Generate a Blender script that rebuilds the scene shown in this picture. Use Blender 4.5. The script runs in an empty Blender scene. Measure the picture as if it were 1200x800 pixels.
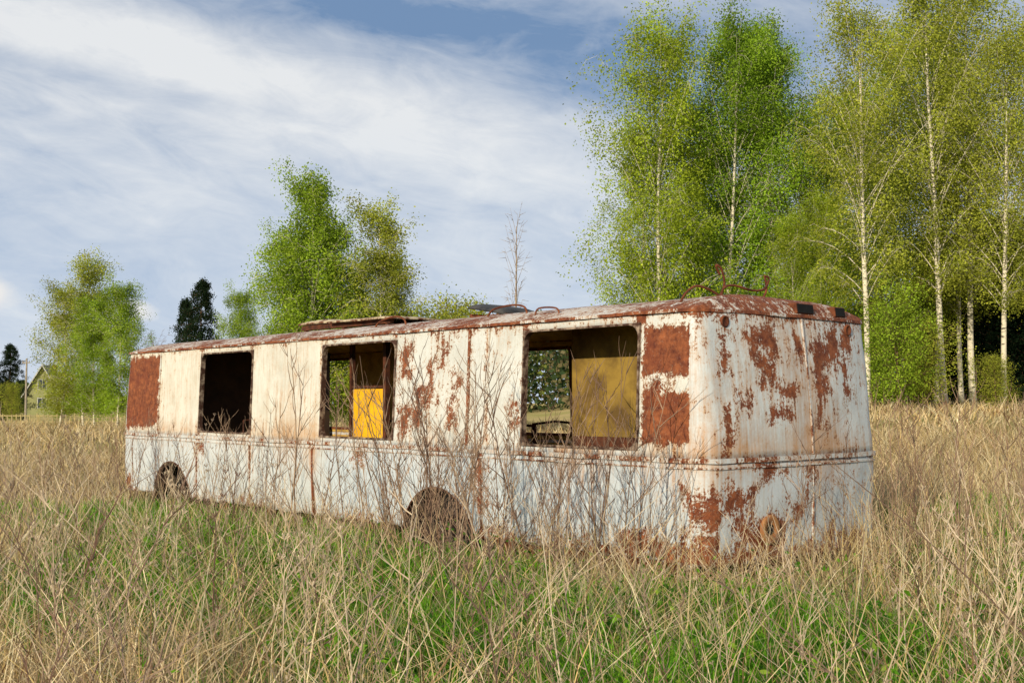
import bpy, math, random
import numpy as np
from mathutils import Vector, noise as mn
random.seed(7)
RNG=np.random.default_rng(11)
scene=bpy.context.scene
col=scene.collection
F=1357.0; EYE=1.55
# ------------------------------------------------------------ helpers
def link(o,parent=None):
    col.objects.link(o)
    if parent: o.parent=parent
    return o
def sstep(a,b,x):
    t=np.clip((x-a)/(b-a),0,1); return t*t*(3-2*t)
def ground_h(X,Y):
    r=sstep(14,46,Y)*sstep(2,14,X)*1.15
    return r+0.05*np.sin(X*0.7+1.0)*np.cos(Y*0.45)*sstep(12,20,Y)
def top(name,label,cat,loc=(0,0,0),rot=0,scale=1,group=None,data=None,kind=None):
    o=bpy.data.objects.new(name,data); o.location=loc; o.rotation_euler=(0,0,rot)
    o.scale=(scale,)*3 if not isinstance(scale,tuple) else scale
    o["label"]=label; o["category"]=cat
    if group:o["group"]=group
    if kind:o["kind"]=kind
    col.objects.link(o); return o
def mesh_np(name,V,loops,starts,mat,C=None,smooth=False):
    me=bpy.data.meshes.new(name)
    V=np.asarray(V,dtype=np.float32)
    me.vertices.add(len(V)); me.vertices.foreach_set("co",V.ravel())
    me.loops.add(len(loops)); me.loops.foreach_set("vertex_index",np.asarray(loops,dtype=np.int32))
    me.polygons.add(len(starts)); me.polygons.foreach_set("loop_start",np.asarray(starts,dtype=np.int32))
    me.update(calc_edges=True)
    if C is not None:
        a=me.color_attributes.new("Col","FLOAT_COLOR","POINT")
        C4=np.ones((len(V),4),dtype=np.float32); C4[:,:3]=C
        a.data.foreach_set("color",C4.ravel())
    if smooth: me.polygons.foreach_set("use_smooth",np.ones(len(starts),dtype=bool))
    if mat: me.materials.append(mat)
    return me
def mesh_pd(name,V,Fc,mat=None,smooth=False):
    me=bpy.data.meshes.new(name); me.from_pydata([tuple(v) for v in V],[],Fc); me.update()
    if mat: me.materials.append(mat)
    if smooth:
        me.polygons.foreach_set("use_smooth",np.ones(len(me.polygons),dtype=bool))
    return me
def add_tube(V,Fc,pts,rad,k=5):
    b=len(V); n=len(pts)
    pts=[Vector(p) for p in pts]
    for i,p in enumerate(pts):
        d=(pts[min(i+1,n-1)]-pts[max(i-1,0)]).normalized()
        a=d.orthogonal().normalized() if abs(d.z)>0.99 else d.cross(Vector((0,0,1))).normalized()
        c=d.cross(a)
        for j in range(k):
            an=2*math.pi*j/k
            V.append(p+(a*math.cos(an)+c*math.sin(an))*rad[i])
    for i in range(n-1):
        for j in range(k):
            j2=(j+1)%k
            Fc.append((b+i*k+j,b+i*k+j2,b+(i+1)*k+j2,b+(i+1)*k+j))
    Fc.append(tuple(b+j for j in range(k))[::-1]); Fc.append(tuple(b+(n-1)*k+j for j in range(k)))
def add_hexa(V,Fc,P):
    b=len(V); V.extend(P)
    for f in ((0,1,2,3),(7,6,5,4),(0,4,5,1),(1,5,6,2),(2,6,7,3),(3,7,4,0)): Fc.append(tuple(b+i for i in f))
def add_box(V,Fc,x0,x1,y0,y1,z0,z1):
    add_hexa(V,Fc,[Vector(p) for p in ((x0,y0,z0),(x0,y1,z0),(x1,y1,z0),(x1,y0,z0),(x0,y0,z1),(x0,y1,z1),(x1,y1,z1),(x1,y0,z1))])
# ------------------------------------------------------------ node helpers
class NT:
    def __init__(s,nt): s.nt=nt; s.n=nt.nodes; s.l=nt.links
    def new(s,t,**k):
        nd=s.n.new(t)
        for a,b in k.items(): setattr(nd,a,b)
        return nd
    def put(s,nd,i,v):
        if hasattr(v,'is_output') : s.l.new(v,nd.inputs[i])
        elif v is not None: nd.inputs[i].default_value=v
    def m(s,op,a,b=None,c=None,clamp=False):
        nd=s.new('ShaderNodeMath',operation=op,use_clamp=clamp)
        s.put(nd,0,a); s.put(nd,1,b); s.put(nd,2,c); return nd.outputs[0]
    def mix(s,f,a,b,bt='MIX'):
        nd=s.new('ShaderNodeMix',data_type='RGBA',blend_type=bt)
        s.put(nd,0,f)
        for i,v in ((6,a),(7,b)):
            if isinstance(v,tuple) and len(v)==3: v=v+(1,)
            s.put(nd,i,v)
        return nd.outputs[2]
    def noise(s,vec,scale,detail=4,rough=.55,dist=0):
        nd=s.new('ShaderNodeTexNoise'); s.put(nd,'Vector',vec)
        nd.inputs['Scale'].default_value=scale; nd.inputs['Detail'].default_value=detail
        nd.inputs['Roughness'].default_value=rough; nd.inputs['Distortion'].default_value=dist
        return nd.outputs[0]
    def ramp(s,f,a,b,clamp=True):
        nd=s.new('ShaderNodeMapRange',clamp=clamp); s.put(nd,0,f)
        nd.inputs[1].default_value=a; nd.inputs[2].default_value=b; return nd.outputs[0]
    def mapping(s,vec,loc=(0,0,0),rot=(0,0,0),sc=(1,1,1)):
        nd=s.new('ShaderNodeMapping'); s.put(nd,'Vector',vec)
        nd.inputs['Location'].default_value=loc; nd.inputs['Rotation'].default_value=rot; nd.inputs['Scale'].default_value=sc
        return nd.outputs[0]
def new_mat(name):
    m=bpy.data.materials.new(name); m.use_nodes=True
    t=NT(m.node_tree); b=t.n['Principled BSDF']; return m,t,b
def bump(t,b,h,st=.4,d=.01):
    nd=t.new('ShaderNodeBump'); nd.inputs['Strength'].default_value=st; nd.inputs['Distance'].default_value=d
    t.l.new(h,nd.inputs['Height']); t.l.new(nd.outputs[0],b.inputs['Normal'])
def setc(b,v,t=None):
    if hasattr(v,'is_output'): t.l.new(v,b.inputs['Base Color'])
    else: b.inputs['Base Color'].default_value=tuple(v)+(1,)
def simple_mat(name,c1,c2,scale=6,rough=.85,bmp=.3,detail=6,lo=.35,hi=.65):
    m,t,b=new_mat(name); tc=t.new('ShaderNodeTexCoord').outputs['Object']
    n=t.noise(tc,scale,detail,.6)
    setc(b,t.mix(t.ramp(n,lo,hi),c1,c2),t); b.inputs['Roughness'].default_value=rough
    b.inputs['Specular IOR Level'].default_value=.25
    bump(t,b,t.noise(tc,scale*5,5),bmp,.01)
    return m
RUST=simple_mat('rust_metal',(.065,.018,.009),(.21,.068,.026),9)
RUSTD=simple_mat('dark_rust_metal',(.03,.012,.008),(.12,.04,.018),9)
FRM=simple_mat('worn_frame_metal',(.06,.028,.018),(.34,.26,.19),13,detail=8,lo=.45,hi=.65)
INNER=simple_mat('old_ochre_interior_paint',(.66,.43,.10),(.36,.22,.06),3.5)
OCH=simple_mat('shaded_ochre_paint',(.30,.195,.038),(.12,.072,.02),3.0,detail=10,lo=.38,hi=.62)  # ochre darkened so the sunlit panel looks shaded
CAB=simple_mat('dark_cab_lining',(.035,.022,.015),(.07,.04,.02),4)
YEL=simple_mat('yellow_interior_paint',(.80,.46,.012),(.66,.34,.012),4,.6)
DARK=simple_mat('black_rubber_and_shade',(.005,.005,.005),(.010,.010,.010),8,.95)  # tyre black, also painted as shade in the flange hole and lamp recess
FLOORM=simple_mat('rotten_floor',(.10,.07,.04),(.20,.14,.08),5)
# painted, rusting sheet metal
def paint_mat():
    m,t,b=new_mat('weathered_white_paint')
    tc=t.new('ShaderNodeTexCoord').outputs['Object']
    A=t.new('ShaderNodeAttribute',attribute_name='Col'); sp=t.new('ShaderNodeSeparateColor')
    t.l.new(A.outputs['Color'],sp.inputs[0])
    Rm,Sm,Tm=sp.outputs[0],sp.outputs[1],sp.outputs[2]
    n1=t.noise(tc,8,10,.80,.3); n2=t.noise(tc,46,7,.75)
    n3=t.noise(t.mapping(tc,loc=(7,1,4)),2.4,7,.7)
    streak=t.noise(t.mapping(tc,sc=(24,24,1.1)),1,6,.65)
    streak2=t.noise(t.mapping(tc,loc=(3,3,3),sc=(60,60,2.2)),1,4,.6)
    streak3=t.noise(t.mapping(tc,loc=(9,2,3),sc=(9,9,.6)),1,7,.7)
    warm=(.72,.69,.58); cool=(.54,.61,.65)
    base=t.mix(Tm,cool,warm)
    base=t.mix(t.m('MULTIPLY',t.ramp(n3,.45,.66),.50),base,t.mix(Tm,(.39,.44,.47),(.52,.47,.35)))
    base=t.mix(t.m('MULTIPLY',t.ramp(n2,.4,.7),.30),base,(.42,.41,.37))
    base=t.mix(t.m('MULTIPLY',t.ramp(streak2,.52,.78),.42),base,(.34,.29,.21))
    base=t.mix(t.m('MULTIPLY',t.ramp(streak3,.54,.72),.26),base,(.45,.34,.19))
    st=t.m('MULTIPLY',t.ramp(t.m('ADD',t.m('ADD',t.m('MULTIPLY',Sm,.65),t.m('MULTIPLY',streak,.65)),t.m('MULTIPLY',n1,.45)),.79,1.06),.75)
    base=t.mix(st,base,(.44,.20,.045))
    r=t.m('ADD',Rm,t.m('MULTIPLY',t.m('SUBTRACT',n1,.5),2.0))
    r=t.m('ADD',r,t.m('MULTIPLY',t.m('SUBTRACT',n2,.5),1.5))
    r=t.m('ADD',r,t.m('MULTIPLY',t.m('SUBTRACT',streak,.5),.9))
    halo=t.m('MULTIPLY',t.ramp(r,.34,.5),.6)
    base=t.mix(halo,base,(.52,.25,.06))
    mask=t.ramp(r,.49,.525)
    rc=t.mix(t.ramp(t.noise(tc,14,9,.7),.35,.68),(.085,.020,.010),(.33,.105,.036))
    rc=t.mix(t.m('MULTIPLY',t.ramp(t.noise(tc,3.3,4),.48,.66),.6),rc,(.15,.034,.016))
    rc=t.mix(t.m('MULTIPLY',t.ramp(t.noise(tc,60,3),.6,.75),.4),rc,(.42,.30,.22))
    rc=t.mix(t.m('MULTIPLY',t.ramp(streak,.55,.75),.4),rc,(.05,.018,.012))
    setc(b,t.mix(mask,base,rc),t)
    rr=t.m('ADD',t.m('MULTIPLY',mask,.35),.5); t.l.new(rr,b.inputs['Roughness'])
    b.inputs['Specular IOR Level'].default_value=.3
    hgt=t.m('ADD',t.m('MULTIPLY',mask,-1.0),t.m('MULTIPLY',t.noise(tc,40,4),.5))
    hgt=t.m('ADD',hgt,t.m('MULTIPLY',t.noise(tc,2.2,2),3.0))
    bump(t,b,hgt,.6,.009)
    return m
PAINT=paint_mat()
# ------------------------------------------------------------ THE BUS
L=11.85; W=2.64; R=.21
OX,OY=1.585,9.5
bus=top('abandoned_bus','derelict white bus body covered in rust, stranded in tall dry grass','bus',
        (OX,OY,0),math.radians(131.1))
def q(z): return .05*(z-1.07)/1.26 if z>1.07 else .03*((1.07-z)/.87)**2
def e(z): return .11*((z-1.07)/1.26)**1.5 if z>1.07 else .02*((1.07-z)/.87)**2
def bow(w): return .08*(1-(2*w/W-1)**2)
def spt(s,z,o=0): return Vector((s,-q(z)+o,z))
def ept(w,z,o=0): return Vector((e(z)-bow(w)+bow(R)-o,-w,z))
WIN=[(.76,2.27),(4.41,5.92),(7.65,9.14)]
FARW=[(4.25,6.4),(9.15,10.7)]
ZW0,ZW1=1.15,2.24
ARCH=[(3.64,.62,.04),(10.03,.62,.07)]
def zbot(s):
    z=.2
    for c,r,zc in ARCH:
        d=abs(s-c)
        if d<r: z=max(z,zc+math.sqrt(r*r-d*d))
    return z
def lin(a,b,step,extra=()):
    n=max(2,int(abs(b-a)/step)+1)
    v=list(np.linspace(a,b,n))
    lo,hi=min(a,b),max(a,b)
    for x in extra:
        if lo<x<hi: 
            v=[k for k in v if abs(k-x)>.012 or k in(a,b)]; v.append(x)
    return sorted(set(v),reverse=a>b)
cols=[]
ex=[x for w in WIN for x in w]+[x for c,r,_ in ARCH for x in (c-r,c+r,c-r+.012,c+r-.012,c-r+.04,c+r-.04)]
for s in lin(L-R,R,.04,ex): cols.append(('side',s,s,0.,0,1.))
for a in np.linspace(0,90,11)[1:-1]:
    a=math.radians(a); cols.append(('corner',a,R-R*math.sin(a),-R+R*math.cos(a),-math.sin(a),math.cos(a)))
for w in lin(R,W-R,.035): cols.append(('end',w,-bow(w)+bow(R),-w,-1.,0.))
for a in np.linspace(90,0,11)[1:-1]:
    a=math.radians(a); cols.append(('corner2',a,R-R*math.sin(a),-W+R-R*math.cos(a),-math.sin(a),-math.cos(a)))
for s in lin(R,L-R,.15,[x for w in FARW for x in w]): cols.append(('far',s,s,-W,0.,-1.))
for a in (30,60): 
    a=math.radians(a); cols.append(('c3',a,L-R+R*math.sin(a),-W+R-R*math.cos(a),math.sin(a),-math.cos(a)))
for w in lin(W-R,R,.15,(.3,2.1)): cols.append(('front',w,L,-w,1.,0.))
for a in (60,30):
    a=math.radians(a); cols.append(('c4',a,L-R+R*math.sin(a),-R+R*math.cos(a),math.sin(a),math.cos(a)))
NC=len(cols)
def P(ci,z,o=0,warp=True):
    tg,_,x,y,nx,ny=cols[ci]
    ox=o-e(z); oy=o-q(z)
    x+=nx*ox; y+=ny*oy
    if warp:
        d=mn.noise(Vector((x*1.3,y*1.3,z*1.6)))*.018+mn.noise(Vector((x*4,y*4,z*4+9)))*.007
        x+=nx*d; y+=ny*d
    return Vector((x,y,z))
def nz(a,b,c,f=1): return mn.noise(Vector((a*f,b*f,c*f)))
SOLID=[(.16,.70,1.80,2.19),(.14,.71,1.20,1.64),(10.55,11.8,1.18,2.24)]
SIDEP=[(4.10,4.29,1.82,2.16),(3.5,3.60,1.9,2.16),(3.66,3.98,1.57,1.68),(3.36,3.44,1.3,1.6),(3.9,4.12,1.34,1.48),(3.2,3.4,1.76,1.80),(3.76,3.79,1.7,2.0),(4.22,4.28,1.2,1.5),
       (.05,.22,.50,.76),(2.89,2.93,.35,1.0),(5.05,5.2,.92,.96),(.5,.58,1.68,1.76),(.2,.3,.3,.45),
       (11.5,11.9,.2,.4),(2.25,2.35,.22,.30),(9.0,9.2,.9,1.0),(2.35,2.40,1.3,1.55),(1.1,1.5,.2,.30),(2.5,2.8,.2,.26),(.0,1.0,.2,.36)]
ENDP=[(.66,.98,1.96,2.18),(.74,.96,1.7,1.95),(1.0,1.2,1.58,1.70),(.86,1.1,1.44,1.52),(1.55,1.72,1.6,2.1),(1.75,1.95,1.95,2.22),(2.0,2.2,2.08,2.26),
      (1.58,1.64,1.35,1.6),(.32,.36,1.8,2.1),(.30,.34,1.2,1.5),(2.08,2.14,1.6,1.9),(.5,.6,1.55,1.6),(1.3,1.35,1.9,2.2),
      (.60,.95,.95,1.00),(.28,.56,.68,.80),(.44,.54,.34,.62),(.50,1.0,.26,.40),(.66,.94,.33,.54),(1.12,1.22,.58,.72),(1.62,1.72,.3,.45),
      (1.9,2.25,.23,.32),(1.34,1.38,.7,.95),(.22,.28,1.12,1.2),(.1,2.3,.2,.30)]
def rust_at(tg,s,z):
    if tg=='corner': s= .06; pl=SIDEP; 
    elif tg=='side': pl=SIDEP
    elif tg=='end': pl=ENDP
    else: pl=[]
    wx=s+nz(s,z,1.7,4)*.09+nz(s,z,3.1,11)*.05; wz=z+nz(z,s,5.2,4)*.10+nz(s,z,8.1,11)*.06
    v=.0
    for a,b,c,d in pl:
        dx=max(a-wx,wx-b); dz=max(c-wz,wz-d)
        sd=math.hypot(max(dx,0),max(dz,0))+min(max(dx,dz),0)
        v=max(v,min(.80,max(0,.57-sd/(.30 if sd>0 else .35))))
    if tg=='side':
        wx=s+nz(s,z,1.7,7)*.05+nz(s,z,4.4,16)*.02; wz=z+nz(z,s,5.2,7)*.05+nz(s,z,6.4,16)*.02
        for a,b,c,d in SOLID:
            dx=max(a-wx,wx-b); dz=max(c-wz,wz-d)
            sd=math.hypot(max(dx,0),max(dz,0))+min(max(dx,dz),0)
            v=max(v,min(1.05,max(0,.60-sd/.13)))
    base=.07+.15*nz(s,z,2.2,1.1)
    if tg in('end','corner'): base+=.09 if z>1.1 else .06
    if tg in('end','corner') and z>1.9: base+=.06
    if z<.45: base+=.38*(.45-z)/.25
    if tg=='side' and s<1.8 and z<.7: base+=.15*(1-s/1.8)*(.7-z)/.5
    if tg=='side':
        if z>1.1: base+=.04
        if 3.1<s<4.4 and z>1.1: base+=.06
        for sm in (2.9,6.1,7.66,9.2,2.82,3.12,10.5,.76,2.27,4.41,5.92,7.65,9.14):
            up=sm in (2.82,3.12,10.5,.76,2.27,4.41,5.92,7.65,9.14)
            if (z>1.1)==up: base+=.24*max(0,1-abs(s-sm)/.10)
    if z>1.09: base+=.28*max(0,1-(2.33-z)/.13)
    base+=.22*max(0,1-abs(z-1.07)/.09)
    st=.22+.4*max(0,nz(s,1,z*.3,1.3))
    if 1.09<z: st+=.25*max(0,1-(z-1.09)/.3)
    else: st=st*.8+.26*max(0,1-(1.05-z)/.5)
    if tg=='side' and z>1.1 and (5.9<s<7.7 or 9.1<s<10.6): st+=.16
    if tg in('end','corner') and z>1.1: st+=.14
    if tg=='side' and z<1.0:
        for sm in (2.9,6.1,9.2,7.66): st+=.3*max(0,1-abs(s-sm)/.15)
    return max(v,base),st
def tone(tg,s,z):
    if tg in('side',): 
        return (.80 if z>1.09 else .10)+.15*nz(s,z,0,.8)+(.1 if s>5.8 else -.25)
    if tg=='end': return .35 if z>1.09 else .12
    return .25
def shell(name,rows,zb,holes,mats,label=None):
    V=[];Fc=[];C=[]
    nr=len(rows)
    for ci,(tg,s,*_) in enumerate(cols):
        z0=zb(tg,s)
        for r in rows:
            z=r if r>z0 else z0
            if z0>.21: z=z0+(rows[-1]-z0)*(r-rows[0])/(rows[-1]-rows[0])
            p=P(ci,z)
            if r==rows[0] and r<.3 and z0<.21: p.z+=.025*nz(p.x,p.y,0,6)   # ragged corroded hem
            V.append(p)
            a,b=rust_at(tg,s,z); C.append((a,b,max(0,min(1,tone(tg,s,z)))))
    for ci in range(NC):
        cj=(ci+1)%NC; tg,s=cols[ci][:2]; tg2,s2=cols[cj][:2]
        sm=(s+s2)/2 if tg==tg2 else None
        for j in range(nr-1):
            zm=(rows[j]+rows[j+1])/2
            if sm is not None and any(tg==h[0] and h[1]<sm<h[2] and h[3]<zm<h[4] for h in holes): continue
            Fc.append((ci*nr+j,cj*nr+j,cj*nr+j+1,ci*nr+j+1))
    me=mesh_pd(name,V,Fc)
    for m in mats: me.materials.append(m)
    at=me.color_attributes.new("Col","FLOAT_COLOR","POINT")
    at.data.foreach_set("color",np.array([c+(1,) for c in C],dtype=np.float32).ravel())
    me.polygons.foreach_set("use_smooth",np.ones(len(me.polygons),dtype=bool))
    o=link(bpy.data.objects.new(name,me),bus)
    md=o.modifiers.new('t','SOLIDIFY'); md.thickness=.028; md.offset=-1
    md.material_offset=1; md.material_offset_rim=2
    if label:o["label"]=label
    return o
rowsL=list(np.linspace(.2,1.052,24))
rowsU=[1.088]+list(np.linspace(ZW0,ZW1,30))+[2.285,2.33]
hol=[('side',a,b,ZW0,ZW1) for a,b in WIN]+[('far',a,b,ZW0,ZW1) for a,b in FARW]+[('front',.3,2.1,1.3,2.15)]
low=shell('lower_wall',rowsL,lambda tg,s: zbot(s) if tg in('side','far') else .2,[],[PAINT,INNER,RUST],'pale white lower panels with rusty edges')
upp=shell('upper_wall',rowsU,lambda tg,s:1.088,hol,[PAINT,INNER,RUST],'cream and rust upper panels with open windows')
for o in (low,upp):
    me=o.data; p=me.polygons[5]
    if p.normal.y<0: me.flip_normals()
def roof():
    V=[];Fc=[];C=[]
    ds=[0,.015,.04,.08,.14,.22,.32,.48,.68,.9,1.17]
    z0=2.34
    for k,d in enumerate(ds):
        for ci in range(NC):
            nearend=cols[ci][0] in('end','corner','corner2')
            p=P(ci,2.33,.002 if nearend else .014,False)
            if d>0:
                y0,y1=-.05-d,-W+.05+d
                p.y=min(max(p.y,y1),y0)
                lim=.11+d*.30-(bow(-p.y)-bow(R) if -W+R<p.y<-R else 0)
                if p.x<lim: p.x=lim
                p.x=min(p.x,L-.13-d*.35)
            p.z=z0+.185*(1-(1-d/1.17)**2.8)+nz(p.x,p.y,0,1.2)*.010*(d>0)
            V.append(p)
            r=.46+.30*nz(p.x,p.y,2,2.0)
            if p.x<.60: r=.66+.25*nz(p.x,p.y,5,2.5)
            C.append((r,.55,.5,1))
    for k in range(len(ds)-1):
        for ci in range(NC):
            cj=(ci+1)%NC; Fc.append((k*NC+ci,k*NC+cj,(k+1)*NC+cj,(k+1)*NC+ci))
    me=mesh_pd('roof',V,Fc)
    for m in (PAINT,INNER,RUST): me.materials.append(m)
    at=me.color_attributes.new("Col","FLOAT_COLOR","POINT")
    at.data.foreach_set("color",np.array(C,dtype=np.float32).ravel())
    import bmesh
    bm=bmesh.new(); bm.from_mesh(me); bmesh.ops.remove_doubles(bm,verts=bm.verts,dist=.0005)
    bmesh.ops.recalc_face_normals(bm,faces=bm.faces)
    up=sum(f.normal.z*f.calc_area() for f in bm.faces)
    if up<0: bmesh.ops.reverse_faces(bm,faces=bm.faces)
    be=[ed for ed in bm.edges if ed.is_boundary and ed.verts[0].co.z>2.45 and ed.verts[1].co.z>2.45]
    if be: bmesh.ops.contextual_create(bm,geom=be)
    bm.to_mesh(me); bm.free()
    me.polygons.foreach_set("use_smooth",np.ones(len(me.polygons),dtype=bool))
    o=link(bpy.data.objects.new('roof',me),bus)
    md=o.modifiers.new('t','SOLIDIFY'); md.thickness=.02; md.offset=-1; md.material_offset=1; md.material_offset_rim=2
    o["label"]='curved roof with peeling rusty paint'
roof()
def sweep(name,z0,z1,o0,o1,mat,rust,label=None,oend=None):
    V=[];Fc=[];C=[]
    for ci in range(NC):
        oo=o1
        if oend is not None and cols[ci][0] in('end','corner','corner2'): oo=oend
        for z,o in ((z0,o0),(z0,oo),(z1,oo),(z1,o0)):
            p=P(ci,z,o,False); p+=Vector((0,0,nz(p.x,p.y,z0,3)*.006)); V.append(p)
            C.append((rust+.35*nz(p.x,p.y,z,2.5),.5,.3,1))
    for ci in range(NC):
        cj=(ci+1)%NC
        for a in range(4):
            b=(a+1)%4; Fc.append((ci*4+a,cj*4+a,cj*4+b,ci*4+b))
    me=mesh_pd(name,V,Fc,mat)
    at=me.color_attributes.new("Col","FLOAT_COLOR","POINT")
    at.data.foreach_set("color",np.array(C,dtype=np.float32).ravel())
    o=link(bpy.data.objects.new(name,me),bus)
    if label:o["label"]=label
    return o
sweep('belt_rail',1.05,1.09,-.03,.024,PAINT,.37,'pale moulding along the belt line')
sweep('belt_rail',1.000,1.014,-.01,.016,PAINT,.38)
sweep('roof_gutter',2.318,2.346,-.03,.030,PAINT,.66,'rusty rain gutter under the roof edge',.011)
def part(name,V,Fc,mat,parent=bus,label=None,smooth=False,bev=0):
    o=link(bpy.data.objects.new(name,mesh_pd(name,V,Fc,mat,smooth)),parent)
    if bev:
        b=o.modifiers.new('b','BEVEL'); b.width=bev; b.segments=2
    if label:o["label"]=label
    return o
def shexa(V,Fc,s0,s1,z0,z1,o0,o1,f=spt):
    add_hexa(V,Fc,[f(s0,z0,o0),f(s0,z0,o1),f(s1,z0,o1),f(s1,z0,o0),f(s0,z1,o0),f(s0,z1,o1),f(s1,z1,o1),f(s1,z1,o0)])
def frame(a,b,z0,z1,f,t=.035,r=.09,ov=.014):
    pts=[]
    for cx,cz,a0 in ((b-r,z1-r,0),(a+r,z1-r,90),(a+r,z0+r,180),(b-r,z0+r,270)):
        for k in range(5):
            an=math.radians(a0+k*22.5); pts.append((cx,cz,math.cos(an),math.sin(an),k))
    V=[];Fc=[];n=len(pts)
    for cx,cz,c,s,k in pts:
        m=max(abs(c),abs(s)); ou=(cx+c/m*(r+ov),cz+s/m*(r+ov)); ii=(cx+c*(r-t),cz+s*(r-t))
        V+= [f(ou[0],ou[1],.020),f(ii[0],ii[1],.020),f(ii[0],ii[1],-.045),f(ou[0],ou[1],-.045)]
    for i in range(n):
        j=(i+1)%n
        for k in range(4):
            l=(k+1)%4; Fc.append((i*4+k,j*4+k,j*4+l,i*4+l))
    return V,Fc
def fpt(s,z,o=0): return Vector((s,-W+q(z)-o,z))
for a,b in WIN:
    V,Fc=frame(a,b,ZW0,ZW1,spt,.008,.11,.010); part('window_frame',V,Fc,FRM)
for a,b in FARW:
    V,Fc=frame(a,b,ZW0,ZW1,fpt,.02,.06); part('window_frame',V,Fc,RUST)
def strip(s,z0,z1,w,rv,f=spt,th=.012,tn=.5):
    V=[];Fc=[]; n=8
    for k in range(n):
        shexa(V,Fc,s-w,s+w,z0+(z1-z0)*k/n,z0+(z1-z0)*(k+1)/n-.0006,-.016,th,f)
    o=part('seam_strip',V,Fc,PAINT)
    at=o.data.color_attributes.new("Col","FLOAT_COLOR","POINT")
    at.data.foreach_set("color",np.array([(rv,.5,tn,1)]*len(V),dtype=np.float32).ravel())
for s,z0,z1,w,rv in ((2.9,.24,1.0,.012,.62),(6.1,.22,1.0,.014,.7),(7.66,.22,1.0,.010,.45),(9.2,.22,1.0,.012,.6),(1.3,.22,1.0,.008,.36),(4.6,.25,1.0,.008,.36),
              (2.82,1.12,2.3,.022,.38),(3.12,1.12,2.3,.016,.6),(10.5,1.12,2.3,.014,.40),(11.4,.3,1.0,.01,.5)):
    strip(s,z0,z1,w,rv,tn=.6 if z0>1 else .15)
for w in (1.42,):
    for z0,z1 in ((.24,.99),(1.1,2.31)): strip(w,z0,z1,.008,.42,ept,.009,.2)
# interior
V=[];Fc=[]; add_box(V,Fc,.25,L-.1,-W+.8,-.8,.50,.56)
for a,b in ((.25,2.95),(4.33,9.35),(10.72,L-.1)): add_box(V,Fc,a,b,-.799,-.08,.50,.56); add_box(V,Fc,a,b,-W+.08,-W+.799,.50,.56)
part('bus_floor',V,Fc,FLOORM)
V=[];Fc=[]; add_box(V,Fc,9.75,9.79,-W+.1,-.1,.57,2.34)
part('driver_partition',V,Fc,CAB,label='dark bulkhead behind the cab')
V=[];Fc=[]; add_box(V,Fc,5.27,5.92,-.50,-.46,.58,1.72); part('interior_panel',V,Fc,YEL,label='bright yellow partition panel',bev=.01)
V=[];Fc=[]; add_box(V,Fc,5.20,5.26,-.51,-.45,.57,2.36);add_box(V,Fc,5.94,5.98,-.51,-.45,.57,2.36);add_box(V,Fc,5.27,5.93,-.51,-.45,1.73,1.76)
part('partition_frame',V,Fc,RUSTD)
V=[];Fc=[]; add_box(V,Fc,.9,2.36,-.80,-.76,.58,2.40); part('interior_panel',V,Fc,OCH,label='ochre partition wall with shade in its colour',bev=.01)
V=[];Fc=[]; add_box(V,Fc,.95,2.3,-.757,-.70,.58,1.22)  # added dark box standing in for debris below the ochre panel
part('debris_box',V,Fc,RUSTD,label='dark rusty box standing in for debris',bev=.015)
for s,y in ((2.75,-.6),(3.6,-W+.55),(6.6,-W+.55),(8.4,-.9)):
    V=[];Fc=[]
    for dx in (0,.4):
        for dy in (-.38,.38):
            add_tube(V,Fc,[(s+dx,y+dy,.56),(s+dx,y+dy,1.0 if dx==0 else 1.30)],[.016,.016],6)
    add_tube(V,Fc,[(s+.4,y-.38,1.30),(s+.42,y,1.33),(s+.4,y+.38,1.30)],[.016,.016,.016],6)
    add_box(V,Fc,s-.02,s+.40,y-.36,y+.36,.98,1.03)
    part('seat_frame',V,Fc,RUSTD)
def lathe(prof,n,axis_y,cx,cz):
    V=[];Fc=[];k=len(prof)
    for i in range(n):
        a=2*math.pi*i/n
        for r,y in prof: V.append(Vector((cx+r*math.cos(a),y+axis_y,cz+r*math.sin(a))))
    for i in range(n):
        j=(i+1)%n
        for m in range(k-1): Fc.append((i*k+m,j*k+m,j*k+m+1,i*k+m+1))
    return V,Fc
RIMM=simple_mat('black_rim',(.012,.009,.007),(.025,.014,.010),9)
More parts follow.
